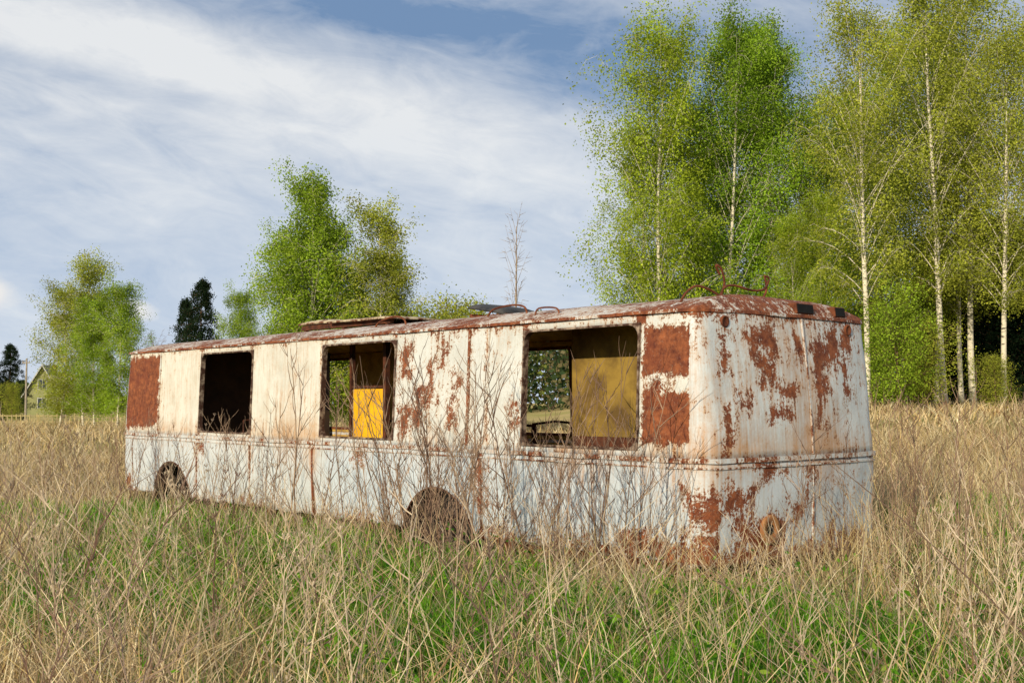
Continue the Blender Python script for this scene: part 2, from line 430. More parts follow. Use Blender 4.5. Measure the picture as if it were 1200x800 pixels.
for c,r,zc in ARCH:
    V=[];Fc=[];n=16
    for i in range(n+1):
        a=-.25+(math.pi+.5)*i/n
        for y,rr in ((-.035,r+.012),(-.75,r+.012)): V.append(Vector((c+rr*math.cos(a),y,zc+rr*math.sin(a))))
    for i in range(n): Fc.append((2*i,2*i+2,2*i+3,2*i+1))
    b=len(V); V.append(Vector((c,-.75,zc)))
    for i in range(n): Fc.append((b,2*i+1,2*i+3))
    part('wheel_arch',V,Fc,DARK,label='black wheel well')
    V=[];Fc=[]
    for i in range(n+1):
        a=math.pi*i/n
        for y,rr in ((.012,r-.004),(.012,r+.012),(-.03,r+.012),(-.03,r-.004)): V.append(Vector((c+rr*math.cos(a),y-q(zc+rr*math.sin(a)) ,zc+rr*math.sin(a))))
    for i in range(n):
        for k in range(4): l=(k+1)%4; Fc.append((4*i+k,4*i+4+k,4*i+4+l,4*i+l))
    part('arch_lip',V,Fc,RUSTD)
    wh=bpy.data.objects.new('wheel',None); wh.location=(0,0,0); link(wh,bus)
    V,Fc=lathe([(.27,-.24),(.40,-.26),(.485,-.21),(.495,-.12),(.485,-.04),(.41,.0),(.27,-.02)],32,-.20,c,.10)
    part('tyre',V,Fc,DARK,wh,smooth=True)
    V,Fc=lathe([(.275,-.02),(.25,-.03),(.23,-.10),(.12,-.12),(.11,-.04),(.05,-.03),(0.001,-.03)],24,-.20,c,.10)
    part('rim',V,Fc,RIMM,wh,smooth=True)
V=[];Fc=[]
for y0 in (-.95,-W+.8): add_box(V,Fc,.3,L-.3,y0,y0+.12,.06,.30)
for s in np.arange(.3,L-.3,1.15):
    if min(abs(s-c) for c,_,_ in ARCH)>.8: add_box(V,Fc,s,s+.09,-W+.08,-.06,.08,.22)
add_box(V,Fc,.16,.24,-W+.25,-.25,.0,.2); add_box(V,Fc,.3,2.7,-.10,-.05,.0,.22)
part('underframe',V,Fc,RUST,label='rust-brown chassis beams below the skirt')
def elathe(prof,w0,z0,n=28):
    V=[];Fc=[];k=len(prof); x0=e(z0)-bow(w0)+bow(R)
    for i in range(n):
        a=2*math.pi*i/n
        for r,o in prof: V.append(Vector((x0-o,-w0+r*math.cos(a),z0+r*math.sin(a))))
    for i in range(n):
        j=(i+1)%n
        for m in range(k-1): Fc.append((i*k+m,j*k+m,j*k+m+1,i*k+m+1))
    return V,Fc
V,Fc=elathe([(.125,-.01),(.125,.014),(.112,.022),(.072,.022),(.062,.008),(.045,.008)],.80,.47,36)
part('round_flange',V,Fc,simple_mat('orange_rust',(.40,.19,.07),(.22,.09,.035),12),label='round orange rusted flange',smooth=True)
V,Fc=elathe([(.0445,.010),(.001,.010)],.80,.47,36)
part('flange_hole_shade',V,Fc,DARK)  # flat black disc, painted shade in place of an open hole
for w0,w1,dk in ((1.36,1.64,1),(2.0,2.2,1)):
    V=[];Fc=[]; shexa(V,Fc,w0,w1,2.36,2.455,-.20,.004,ept); part('marker_lamp_housing',V,Fc,RUST,label='rusty housing with its lamp missing',bev=.01)
    V=[];Fc=[]; shexa(V,Fc,w0+.015,w1-.015,2.368,2.448,.004,.008,ept); part('lamp_recess_shade',V,Fc,DARK)  # thin black plate on the housing, painted shade of an open recess
for w in (.36,2.2):
    V,Fc=elathe([(.05,-.01),(.052,.012),(.042,.018),(.035,.006),(.001,.006)],w,2.24,16)
    part('marker_lamp_seat',V,Fc,RUST,smooth=True)
def rz(y): 
    d=min(-y,W+y)-.05; d=max(0,min(1.17,d)); return 2.34+.185*(1-(1-d/1.17)**2.8)
CRM=simple_mat('peeling_cream',(.50,.42,.28),(.13,.05,.025),7,detail=9,lo=.45,hi=.56)
V=[];Fc=[]
S0,S1=5.65,7.75
for y in (-1.55,-.85): add_box(V,Fc,S0,S1,y-.03,y+.03,rz(y)+.02,rz(y)+.08)
for s in (5.7,6.7,7.65):
    for y in (-1.55,-.85): add_box(V,Fc,s,s+.05,y-.025,y+.025,rz(y)-.02,rz(y)+.02)
part('roof_equipment_frame',V,Fc,RUSTD,label='rusty flat equipment frame on the roof')
def lid(s0,s1,y0,y1,z,h,name,label=None):
    V=[];Fc=[];N=8
    for i in range(N+1):
        for j in range(N+1):
            u=i/N;v=j/N
            V.append(Vector((s0+(s1-s0)*u,y0+(y1-y0)*v,z+h*(1-(2*v-1)**4)*(1-(2*u-1)**6)+.008*nz(u*3,v*3,s0))))
    for i in range(N):
        for j in range(N): a=i*(N+1)+j; Fc.append((a,a+N+1,a+N+2,a+1))
    o=part(name,V,Fc,CRM,label=label,smooth=True); md=o.modifiers.new('t','SOLIDIFY'); md.thickness=.022
lid(5.55,6.95,-1.65,-.72,rz(-1.2)+.085,.035,'roof_equipment_cover','loose cream metal cover on the roof frame')
lid(7.02,7.78,-1.55,-.78,rz(-1.2)+.105,.05,'roof_equipment_cover')
V=[];Fc=[];N=10
for i in range(N+1):
    for j in range(N+1):
        u=i/N;v=j/N; edge=min(u,1-u,v,1-v)
        V.append(Vector((3.62+.62*u,-1.5+.58*v,2.55+.06*(1-(1-min(1,edge*4))**2)+.10*u)))
for i in range(N):
    for j in range(N): a=i*(N+1)+j; Fc.append((a,a+N+1,a+N+2,a+1))
o=part('roof_hatch',V,Fc,simple_mat('dark_hatch',(.02,.022,.025),(.07,.065,.06),5,.6),label='black domed roof hatch propped open',smooth=True)
md=o.modifiers.new('t','SOLIDIFY'); md.thickness=.02
V=[];Fc=[]
add_box(V,Fc,3.6,3.64,-1.5,-.95,2.49,2.545);add_box(V,Fc,4.2,4.24,-1.5,-.95,2.49,2.57)
add_box(V,Fc,3.64,4.2,-1.5,-1.46,2.49,2.545);add_box(V,Fc,3.64,4.2,-.99,-.95,2.49,2.545)
part('hatch_frame',V,Fc,RUST)
def hoop(pts,r=.009,name='roof_hoop',mat=RUST):
    V=[];Fc=[]; 
    P0=[Vector(p) for p in pts]; pp=[]
    for i in range(len(P0)-1):
        a=P0[max(i-1,0)];b=P0[i];c=P0[i+1];d=P0[min(i+2,len(P0)-1)]
        for k in range(5):
            t=k/5; pp.append(.5*((2*b)+(c-a)*t+(2*a-5*b+4*c-d)*t*t+(3*b-a-3*c+d)*t**3))
    pp.append(P0[-1]); add_tube(V,Fc,pp,[r]*len(pp),7); part(name,V,Fc,mat,smooth=True)
hoop([(.50,-.28,2.42),(.46,-.30,2.50),(.42,-.40,2.57),(.40,-.58,2.54),(.38,-.72,2.47)],.011)
hoop([(.40,-.72,2.47),(.38,-.73,2.57),(.36,-.85,2.60),(.34,-1.08,2.57),(.33,-1.25,2.59),(.32,-1.31,2.69),(.32,-1.24,2.71)],.011)
hoop([(.50,-.80,2.48),(.46,-.84,2.62),(.44,-.77,2.75),(.46,-.72,2.78),(.47,-.79,2.70)],.011)
hoop([(.42,-1.32,2.48),(.40,-1.38,2.60),(.38,-1.33,2.72)],.011)
hoop([(2.65,-.42,2.42),(2.7,-.42,2.53),(2.9,-.42,2.56),(3.2,-.42,2.53),(3.3,-.42,2.43)],.011)
hoop([(4.75,-.42,2.42),(4.8,-.42,2.52),(5.0,-.42,2.56),(5.3,-.42,2.51),(5.4,-.42,2.42)],.011)
hoop([(2.0,-.25,2.40),(2.05,-.25,2.47),(2.3,-.25,2.48),(2.35,-.25,2.40)],.009)

# ------------------------------------------------------------ vegetation materials
def leaf_mat(name,trans=.35):
    m=bpy.data.materials.new(name); m.use_nodes=True; t=NT(m.node_tree)
    for nd in list(t.n): t.n.remove(nd)
    A=t.new('ShaderNodeAttribute',attribute_name='Col').outputs['Color']
    geo=t.new('ShaderNodeTexCoord').outputs['Object']
    v=t.ramp(t.noise(geo,1.3,3),.3,.7)
    c=t.mix(v,t.mix(1,A,(.78,.85,.8),'MULTIPLY'),t.mix(1,A,(1.22,1.15,1.1),'MULTIPLY'))
    d=t.new('ShaderNodeBsdfDiffuse'); tr=t.new('ShaderNodeBsdfTranslucent')
    t.l.new(c,d.inputs[0]); t.l.new(c,tr.inputs[0])
    mx=t.new('ShaderNodeMixShader'); mx.inputs[0].default_value=trans
    t.l.new(d.outputs[0],mx.inputs[1]); t.l.new(tr.outputs[0],mx.inputs[2])
    o=t.new('ShaderNodeOutputMaterial'); t.l.new(mx.outputs[0],o.inputs[0]); return m
LEAF=leaf_mat('leaf',.40); GRASS=leaf_mat('grass_blades',.28)
def bark_mat():
    m,t,b=new_mat('birch_bark'); tc=t.new('ShaderNodeTexCoord').outputs['Object']
    n=t.noise(t.mapping(tc,sc=(2.0,2.0,7)),1.6,5,.6)
    c=t.mix(t.ramp(n,.54,.62),(.66,.60,.45),(.08,.07,.05))
    setc(b,c,t); b.inputs['Roughness'].default_value=.8; return m
BIRCH=bark_mat()
BARK=simple_mat('brown_bark',(.10,.06,.035),(.22,.14,.08),4)
TWIG=simple_mat('grey_twig',(.16,.11,.08),(.30,.23,.17),4)
def leaves(name,Cc,size,colr,mat,asp=.65):
    n=len(Cc)
    a=RNG.normal(size=(n,3)); a/=np.linalg.norm(a,axis=1)[:,None]
    b=np.cross(a,RNG.normal(size=(n,3))); b/=np.linalg.norm(b,axis=1)[:,None]
    s=size[:,None]*.5
    V=np.stack([Cc-a*s,Cc+b*s*asp,Cc+a*s,Cc-b*s*asp],1).reshape(-1,3)
    return mesh_np(name,V,np.arange(4*n),np.arange(n)*4,mat,np.repeat(colr,4,0))
def tree_meshes(name,seed,H,Rc,nbr,nsub,nleaf,lsize,colr,start=.2,droop=1.0,rise=.9,trunk_r=.13,bark=BIRCH,sig=.2,lean=0,prof='birch',bare=False):
    rg=np.random.default_rng(seed)
    V=[];Fc=[]
    ph=rg.uniform(0,6.28,4)
    def tp(t): return Vector((H*.015*math.sin(3*t+ph[0])*1.6+lean*H*t*t+.02*H*.3*math.sin(7*t+ph[1]),H*.015*math.sin(2.6*t+ph[2]),H*t))
    ts=np.linspace(0,1,16)
    add_tube(V,Fc,[tp(t) for t in ts],[trunk_r*(1-t)**.8*(1.25 if t==0 else 1)+.012 for t in ts],8)
    cen=[];cc=[]
    az=rg.uniform(0,6)
    for i in range(nbr):
        f=(i+.5)/nbr; t=start+(1-start)*f**.95*.985
        az+=2.4+rg.uniform(-.5,.5)
        if prof=='birch': sh=(math.sin(math.pi*min(1,f*.92+.06)**.75))**.75+.12
        elif prof=='spruce': sh=(1-f)**.8+.06
        elif prof=='pine': sh=(1-f)**.7*.85+.18
        elif prof=='oval': sh=(math.sin(math.pi*min(1,f*.88+.08)**.62))**.65+.10
        elif prof=='snag': sh=.9-.5*f
        else: sh=(math.sin(math.pi*(f*.75+.2)))**.6
        Lb=Rc*sh*rg.uniform(.5,1.3)
        if prof in('birch','oval') and rg.random()<.12: continue
        base=tp(t); dh=Vector((math.cos(az),math.sin(az),0))
        rs=rise*rg.uniform(.7,1.3)*(1+.6*f)
        pts=[base+dh*Lb*u+Vector((0,0,Lb*(rs*u-.55*droop*u*u))) for u in (0,.25,.5,.75,1.)]
        r0=max(.012,trunk_r*.22*(1-f*.7)); add_tube(V,Fc,pts,[r0*(1-.75*u) for u in (0,.25,.5,.75,1)],4)
        bright=rg.uniform(.62,1.2)
        for k in range(nsub):
            u=rg.uniform(.2,1.05); j=min(3,int(u*4)); p0=pts[j].lerp(pts[j+1],min(1,u*4-j)) if u<1 else pts[4]
            tl=(.22*Lb+.25)*rg.uniform(.5,1.3)
            a2=az+rg.normal()*1.1; d2=Vector((math.cos(a2),math.sin(a2),rg.uniform(-.3,.7)))
            q1=p0+d2*tl*.5; q2=p0+d2*tl+Vector((0,0,-.5*droop*tl))
            add_tube(V,Fc,[p0,q1,q2],[.008,.006,.003],3)
            if bare: continue
            nl=int(nleaf*rg.uniform(.4,1.6)); tt=rg.uniform(.1,1.15,nl)[:,None]
            A0,A1,A2=np.array(p0),np.array(q1),np.array(q2)
            pc=A0*(1-tt)**2+2*A1*tt*(1-tt)+A2*tt**2
            g=rg.normal(size=(nl,3))*sig*np.array([1,1,1.25]); g[:,2]-=abs(rg.normal(size=nl))*sig*.8*max(droop,0)
            cen.append(pc+g); bc=bright*rg.uniform(.85,1.15)
            cc.append(np.array(colr)[None,:]*bc*rg.uniform(.75,1.25,nl)[:,None])
    tm=mesh_pd(name+'_trunk',V,Fc,bark,True)
    zmax=max(v.z for v in V)
    if bare: return tm,None,zmax
    C=np.concatenate(cen); K=np.concatenate(cc); zmax=max(zmax,float(np.percentile(C[:,2],99.8)))
    return tm,leaves(name+'_crown',C,rg.uniform(.6,1.3,len(C))*lsize,K,LEAF,.75),zmax
YG=(.37,.47,.04); GR=(.26,.41,.035); OL=(.37,.41,.055); DK=(.018,.035,.016); MG=(.30,.43,.04)
VAR={}
VAR['bA']=tree_meshes('bA',1,18,2.55,92,12,54,.105,YG,.04,1.1,1.6,.12,sig=.25,prof='oval')
VAR['bB']=tree_meshes('bB',2,18,2.4,92,12,56,.10,GR,.04,1.0,1.7,.11,sig=.25,prof='oval')
VAR['bC']=tree_meshes('bC',3,18,2.4,74,11,44,.10,OL,.26,1.2,1.6,.14,sig=.26,lean=.03)
VAR['bD']=tree_meshes('bD',4,18,2.5,84,11,50,.10,YG,.12,1.1,1.5,.12,sig=.25,lean=-.03,prof='oval')
VAR['mA']=tree_meshes('mA',5,10,1.6,82,10,58,.088,MG,.06,.6,1.3,.07,sig=.17,prof='oval')
VAR['mB']=tree_meshes('mB',6,10,1.5,68,10,42,.085,OL,.08,.8,1.2,.06,sig=.17,prof='oval')
VAR['sp']=tree_meshes('sp',7,14,2.8,90,8,24,.20,DK,.06,.9,.2,.15,bark=BARK,sig=.16,prof='spruce')
VAR['pi']=tree_meshes('pi',8,10,3.0,84,9,34,.12,(.026,.046,.022),.04,.7,.20,.14,bark=BARK,sig=.11,prof='spruce')
VAR['bu']=tree_meshes('bu',9,4,1.4,44,8,34,.085,MG,.03,.5,1.2,.05,bark=BARK,sig=.18,prof='bush')
VAR['bY']=tree_meshes('bY',10,4,1.2,40,8,26,.08,OL,.03,.5,1.2,.05,bark=BARK,sig=.18,prof='bush')
VAR['ba']=tree_meshes('ba',12,5,1.6,40,9,1,.1,OL,.05,.1,1.1,.04,bark=TWIG,prof='bush',bare=True)
VAR['de']=tree_meshes('de',13,8,.8,34,4,1,.05,OL,.40,.0,1.5,.085,bark=simple_mat('dead_wood',(.20,.14,.09),(.42,.34,.25),6),sig=.05,prof='snag',bare=True)
def tree(px,D,ytop,v,name,label,rot=None,group=None,sxy=None):
    X=(px-600)/F*D; g=float(ground_h(X,D)); zt=EYE+(472-ytop)/F*D
    tm,cm,H=VAR[v]; s=(zt-g)/H
    o=top(name,label,'bush' if 'shrub' in name else 'tree',(X,D,g-.05),random.uniform(0,6.28) if rot is None else rot,(s*(sxy or 1),s*(sxy or 1),s),group)
    a=bpy.data.objects.new('trunk',tm); link(a,o)
    if cm: link(bpy.data.objects.new('crown',cm),o)
    return o
BG='birches at the edge of the field'
for px,D,yt,v,lb,rot in (
  (782,50,-8,'bA','tall yellow-green birch at the end of the grove',1.0),(752,52,120,'bA','shorter bright birch at the grove edge',None),(812,53,90,'bA','shorter yellow-green birch in the grove',None),
  (858,52,-8,'bB','tall fresh green birch behind the bus',None),(908,54,5,'bB','tall fresh green birch behind the bus',None),(880,58,30,'bB','tall fresh green birch behind the bus',None),
  (948,56,90,'bD','yellow-green birch between taller birches',None),(1004,47,-20,'bC','thin-leaved birch with a bare white trunk',0.2),(975,60,130,'bA','tall yellow-green birch in the grove',None),
  (1055,57,5,'bD','tall yellow-green birch in the grove',None),(1108,50,-60,'bC','thin-leaved birch with a bare white trunk',2.0),(1152,54,-50,'bC','leaning birch with an airy crown',3.1),
  (1185,50,20,'bC','thin-leaved birch with a bare white trunk',4.0),(1095,58,20,'bC','tall airy birch in the grove',5.2),(1135,57,60,'bC','tall airy birch in the grove',2.8),
  (1228,52,-10,'bC','leaning birch with an airy crown',1.2),(1048,52,170,'bA','low yellow-green birch in the grove',None),(835,56,140,'bB','fresh green birch in the grove',None),(970,50,210,'bA','low yellow-green birch in the grove',None),
  (1014,58,80,'bB','fresh green birch in the grove',None),(925,50,240,'bA','low yellow-green birch in the grove',None)):
    tree(px,D,yt,v,'birch_tree',lb,rot,BG)
for px,D,yt in ((1085,64,290),(1104,60,262),(1124,59,272),(1144,60,245),(1164,59,270),(1184,60,245),(1206,59,260),(1230,60,255),(1095,66,270),(1134,66,255),(1174,66,250),(1215,66,250),(1250,62,250),(1060,70,340),(1020,72,350)):
    tree(px,D,yt,'sp','spruce_tree','dark spruce standing behind the birch grove',None,'dark spruces behind the birches')
for px,D,yt,v,sx in ((1050,46,325,'bu',1),(1085,47,370,'bY',1.2),(1022,49,370,'bu',1),(940,52,350,'bu',1),(870,55,340,'bu',1),(780,52,340,'bu',.9),(1165,48,412,'bY',1.3)):
    tree(px,D,yt,v,'green_shrub','leafy green shrub under the birches',None,'shrubs under the birches',sx)
tree(360,46,188,'mA','birch_tree','dense bright green birch beyond the bus roof',.4,None,1.0)
tree(334,47,262,'mA','birch_tree','shorter bright green birch beyond the bus roof',None,None,.95)
tree(386,48,245,'mA','birch_tree','bright green birch beyond the bus roof',None,None,.9)
tree(440,46,228,'mB','birch_tree','airy olive-green birch beyond the bus roof',2.2,None,1.15)
tree(458,48,290,'mB','birch_tree','small airy olive-green birch beyond the bus',None,None,1.0)
tree(415,48,300,'mA','birch_tree','low bright green birch beyond the bus roof',None,None,.9)
tree(607,24,233,'de','dead_birch','bare dead birch stem with short twigs',None,None,.7)
tree(101,66,293,'mB','birch_tree','olive-green birch at the edge of the field',1.,None,1.15)
tree(72,67,328,'mB','birch_tree','small olive birch at the edge of the field',None,None,1.2)
tree(138,62,322,'mA','birch_tree','bright green birch at the edge of the field',None,None,1.0)
tree(112,64,340,'mA','birch_tree','bright green birch at the edge of the field',None,None,1.1)
tree(238,85,326,'pi','pine_tree','dark green pointed conifer beyond the bus roof',.5,None,.80)
tree(217,88,348,'pi','pine_tree','smaller dark green conifer beyond the bus',None,None,.72)
tree(280,78,332,'mA','birch_tree','light green birch beside a dark pine',None,None,.9)
tree(10,100,402,'pi','pine_tree','dark pine near the wooden house',None,None,1.0)
tree(-12,98,412,'sp','spruce_tree','dark spruce near the wooden house',None)
for px,D,yt,v,sx in ((500,62,360,'bu',.8),(530,64,340,'bY',1),(552,62,358,'bY',.9),(74,85,430,'bu',1),(14,85,446,'bY',1),(178,80,374,'ba',1),(190,78,395,'ba',1)):
    tree(px,D,yt,v,'bare_shrub' if v=='ba' else 'green_shrub','leafless grey-brown shrub at the field edge' if v=='ba' else 'yellowish young shrub at the field edge',None,None,sx)
def forest():
    cen=[];cc=[];sz=[]
    for i in range(500):
        px=RNG.uniform(-250,1500); D=RNG.uniform(170,260)
        if px<430: h=RNG.uniform(3,6)+(4 if 300<px else 0)
        else: h=RNG.uniform(14.5,19)*(1.12 if px>1000 else 1)*(D/215)
        X=(px-600)/F*D; con=RNG.random()<.35
        n=230; u=RNG.random(n)**.7
        rr=h*(.20 if con else .30)*(np.sqrt(1-u)+.05 if con else np.sqrt(np.sin(np.pi*np.clip(u*.9+.08,0,1))))*RNG.random(n)**.4
        an=RNG.uniform(0,6.28,n)
        cen.append(np.stack([X+rr*np.cos(an),D+rr*np.sin(an),u*h],1))
        c=np.array((.05,.08,.035) if con else ((.20,.24,.06) if RNG.random()<.6 else (.20,.17,.09)))
        cc.append(c[None]*RNG.uniform(.7,1.3,n)[:,None]); sz.append(RNG.uniform(.5,1.3,n)*.9)
    me=leaves('distant_forest',np.concatenate(cen),np.concatenate(sz),np.concatenate(cc),LEAF,.8)
    top('distant_forest','far mixed forest of light and dark trees along the field','forest',data=me,kind='stuff')
forest()
# ------------------------------------------------------------ ground
def ground():
    def ax(lim0,lim1,fine0,fine1,st):
        a=list(np.arange(fine0,fine1,st)); x=fine1; s=st
        while x<lim1: a.append(x); s*=1.25; x+=s
        a.append(lim1); x=fine0; s=st; b=[]
        while x>lim0: s*=1.25; x-=s; b.append(max(x,lim0))
        return np.array(sorted(set(b+a)))
    xs=ax(-900,900,-25,30,.6); ys=ax(-200,1500,-3,55,.6)
    X,Y=np.meshgrid(xs,ys); Z=ground_h(X,Y)+.02*np.sin(X*2.1)*np.sin(Y*1.7)
    V=np.stack([X.ravel(),Y.ravel(),Z.ravel()],1); nx=len(xs); ny=len(ys)
    i,j=np.meshgrid(np.arange(nx-1),np.arange(ny-1)); a=(j*nx+i).ravel()
    loops=np.stack([a,a+1,a+nx+1,a+nx],1).ravel()
    m,t,b=new_mat('dry_meadow_soil'); tc=t.new('ShaderNodeTexCoord').outputs['Object']
    n1=t.noise(tc,.25,5,.6); n2=t.noise(tc,3,8,.7); n3=t.noise(t.mapping(tc,sc=(1,.25,1)),.08,5,.6)
    c=t.mix(t.ramp(n2,.35,.65),(.06,.05,.02),(.18,.14,.07))
    c=t.mix(t.m('MULTIPLY',t.ramp(n1,.42,.55),.6),c,(.05,.09,.02))
    far=t.mix(t.ramp(n3,.4,.6),(.50,.38,.17),(.34,.30,.10))
    sp=t.new('ShaderNodeSeparateXYZ'); t.l.new(tc,sp.inputs[0])
    c=t.mix(t.ramp(sp.outputs[1],14,45),c,far)
    setc(b,c,t); b.inputs['Roughness'].default_value=1; b.inputs['Specular IOR Level'].default_value=0
    bump(t,b,n2,.8,.05)
    me=mesh_np('ground',V,loops,np.arange(len(a))*4,m,smooth=True)
    top('ground','wide meadow of dry straw and fresh green grass','meadow',data=me,kind='structure')
ground()
# ------------------------------------------------------------ grass
th=math.radians(131.1)
def busc(X,Y):
    dx=X-OX; dy=Y-OY
    return dx*math.cos(th)+dy*math.sin(th), -(-dx*math.sin(th)+dy*math.cos(th))
def in_bus(X,Y,mar=0.0):
    s,w=busc(X,Y)
    return (s>.02-mar)&(s<L+mar)&(w>.02-mar)&(w<W+mar)
def bus_d(X,Y):
    s,w=busc(X,Y)
    d=np.hypot(np.maximum(np.maximum(-s,s-L),0),np.maximum(np.maximum(-w,w-W),0))
    for c in (3.0,9.5): d=np.where((np.abs(s-c+w*-.6)<.9)&(w<0)&(w>-1.8),-.9*np.ones_like(d),d)
    return d
def blades(X,Y,h,w,lx,ly,colr,Z0=None,droop=0.):
    n=len(X); Z=ground_h(X,Y)-.03 if Z0 is None else Z0
    an=RNG.uniform(0,np.pi,n); cx,cy=np.cos(an)*w,np.sin(an)*w
    V=np.zeros((n,7,3),dtype=np.float32); C=np.zeros((n,7,3),dtype=np.float32)
    jx=RNG.normal(size=n)*h*.05; jy=RNG.normal(size=n)*h*.05
    for k,(f,ww) in enumerate(((0,1),(.38,.85),(.72,.6),(1,0))):
        bx=X+lx*h*f**1.8+jx*math.sin(f*3); by=Y+ly*h*f**1.8+jy*math.sin(f*3)
        ln=np.sqrt(lx**2+ly**2); bz=Z+h*(f-.35*np.minimum(ln,2)*f**2.2*(.6+droop))
        bz=np.maximum(bz,Z+.02*f)
        if k<3:
            V[:,2*k]=np.stack([bx-cx*ww,by-cy*ww,bz],1); V[:,2*k+1]=np.stack([bx+cx*ww,by+cy*ww,bz],1)
        else: V[:,6]=np.stack([bx,by,bz],1)
    C[:]=colr[:,None,:]
    b=(np.arange(n)*7)[:,None]
    loops=(b+np.array([[0,1,3,2,2,3,5,4,4,5,6]])).ravel()
    st=((np.arange(n)*11)[:,None]+np.array([[0,4,8]])).ravel()
    return V.reshape(-1,3),loops,st,C.reshape(-1,3)
def joinb(lst):
    Vs=[];Ls=[];Ss=[];Cs=[];vo=0;lo=0
    for V,l,s,C in lst:
        Vs.append(V);Ls.append(l+vo);Ss.append(s+lo);Cs.append(C);vo+=len(V);lo+=len(l)
    return np.concatenate(Vs),np.concatenate(Ls),np.concatenate(Ss),np.concatenate(Cs)
def cheap_noise(X,Y,f,s=0):
    return (np.sin(X*f+1.3+s)*np.cos(Y*f*1.13+.7*s)+.6*np.sin(X*f*2.3+Y*f*1.7+2+s)+.35*np.cos(X*f*4.1-Y*f*3.7+s))/1.9
GB=[(-1.8,9.3,2.1,2.8,1.4),(.8,5.9,2.0,1.6,1.4),(4.3,7.5,1.4,3.6,1.15),(5.8,12,1.8,3.8,.95),(-4.8,13.4,2.3,2.2,.95),(-.7,7.4,1.6,1.4,1.3),(1.5,7.8,1.1,.9,.8)]
def green(X,Y):
    g=np.zeros_like(X)
    for cx,cy,a,b,s in GB: g=np.maximum(g,s*np.exp(-(((X-cx)/a)**2+((Y-cy)/b)**2)))
    return np.clip(sstep(.28,.78,g+.38*cheap_noise(X,Y,1.8,1))+.03,0,1)
def sample(n,y0,y1,tl=.66):
    Y=np.sqrt(RNG.uniform(y0**2,y1**2,n)); X=RNG.uniform(-tl,tl,n)*Y; return X,Y
def strawcol(n):
    p=np.array([(.68,.54,.32),(.50,.37,.20),(.80,.68,.45),(.21,.12,.07),(.60,.45,.20)])
    return p[RNG.choice(5,n,p=[.28,.24,.18,.16,.14])]*RNG.uniform(.75,1.15,n)[:,None]
def greencol(n):
    p=np.array([(.11,.29,.02),(.17,.38,.024),(.05,.16,.018),(.28,.42,.05)])
    return p[RNG.choice(4,n,p=[.38,.28,.22,.12])]*RNG.uniform(.75,1.25,n)[:,None]
L_=[]
X,Y=sample(440000,3.8,15,.6); g=green(X,Y); k=(RNG.random(len(X))<g*.85*(.7+.45*cheap_noise(X,Y,6,3)))&~in_bus(X,Y); X,Y=X[k],Y[k]; n=len(X)
print('green',n)
L_.append(blades(X,Y,RNG.uniform(.20,.54,n)*(.85+.4*cheap_noise(X,Y,2.5,5))*(.6+.4*np.clip(bus_d(X,Y)/1.5,-.4,1)),RNG.uniform(.0026,.0058,n)*np.clip(Y/7,1,2),RNG.normal(size=n)*.38,RNG.normal(size=n)*.38,greencol(n)))
gm=joinb(L_); top('green_grass','fresh green grass growing through the dead stalks','grass',data=mesh_np('green_grass',*gm[:3],GRASS,gm[3]),kind='stuff')
L_=[]
def tuss(nc,per,y0,y1,hr,wr,rad,keep,tl=.62,leanr=.45):
    X,Y=sample(nc,y0,y1,tl); k=RNG.random(nc)<keep(X,Y); X,Y=X[k],Y[k]; nc=len(X)
    hc=RNG.uniform(*hr,nc)*(1+.3*cheap_noise(X,Y,.9,7))*(.52+.48*np.clip(bus_d(X,Y)/2.5,-.5,1)); px=np.repeat(X,per);py=np.repeat(Y,per);h=np.repeat(hc,per)*RNG.uniform(.45,1.15,nc*per)
    wl=RNG.normal(size=(nc,2))*.38
    ox=RNG.normal(size=nc*per);oy=RNG.normal(size=nc*per); n=nc*per
    lx=ox*leanr+np.repeat(wl[:,0],per); ly=oy*leanr+np.repeat(wl[:,1],per)
    px=px+ox*rad; py=py+oy*rad
    c=strawcol(n)*np.repeat(RNG.uniform(.7,1.2,nc),per)[:,None]
    kk=~in_bus(px,py,.0); return blades(px[kk],py[kk],h[kk],RNG.uniform(*wr,n)[kk],lx[kk],ly[kk],c[kk])
nf=lambda X,Y: np.clip(1.05-1.0*green(X,Y)+.15*cheap_noise(X,Y,1.7,2),.06,1)
L_.append(tuss(2200,26,3.8,9,(.26,.60),(.0015,.0032),.07,nf))
L_.append(tuss(3000,20,9,16,(.25,.58),(.0022,.0045),.10,nf))
L_.append(tuss(5500,12,16,32,(.35,.7),(.005,.009),.16,lambda X,Y:np.clip(.8+.3*cheap_noise(X,Y,.5,2),.3,1)))
L_.append(tuss(6500,7,32,75,(.45,.8),(.014,.028),.35,lambda X,Y:np.clip(.8+.4*cheap_noise(X,Y,.2,2),.3,1)))
X,Y=sample(95000,4,15,.6); k=(RNG.random(len(X))<nf(X,Y))&~in_bus(X,Y,-.05); X,Y=X[k],Y[k]; n=len(X)
a=RNG.uniform(0,6.28,n); ln=RNG.uniform(1.2,2.6,n)
L_.append(blades(X,Y,RNG.uniform(.10,.28,n),RNG.uniform(.0018,.0035,n),np.cos(a)*ln,np.sin(a)*ln,strawcol(n)*.95,None,.2))
X,Y=sample(9500,3.6,14,.6); k=~in_bus(X,Y,.02)&(bus_d(X,Y)>0)&(RNG.random(len(X))<1-.55*green(X,Y)); X,Y=X[k],Y[k]; n=len(X)
L_.append(blades(X,Y,RNG.uniform(.5,1.1,n)*(.55+.45*np.clip(bus_d(X,Y)/2.4,0,1)),RNG.uniform(.0022,.0036,n),RNG.normal(size=n)*.33,RNG.normal(size=n)*.33,strawcol(n)))
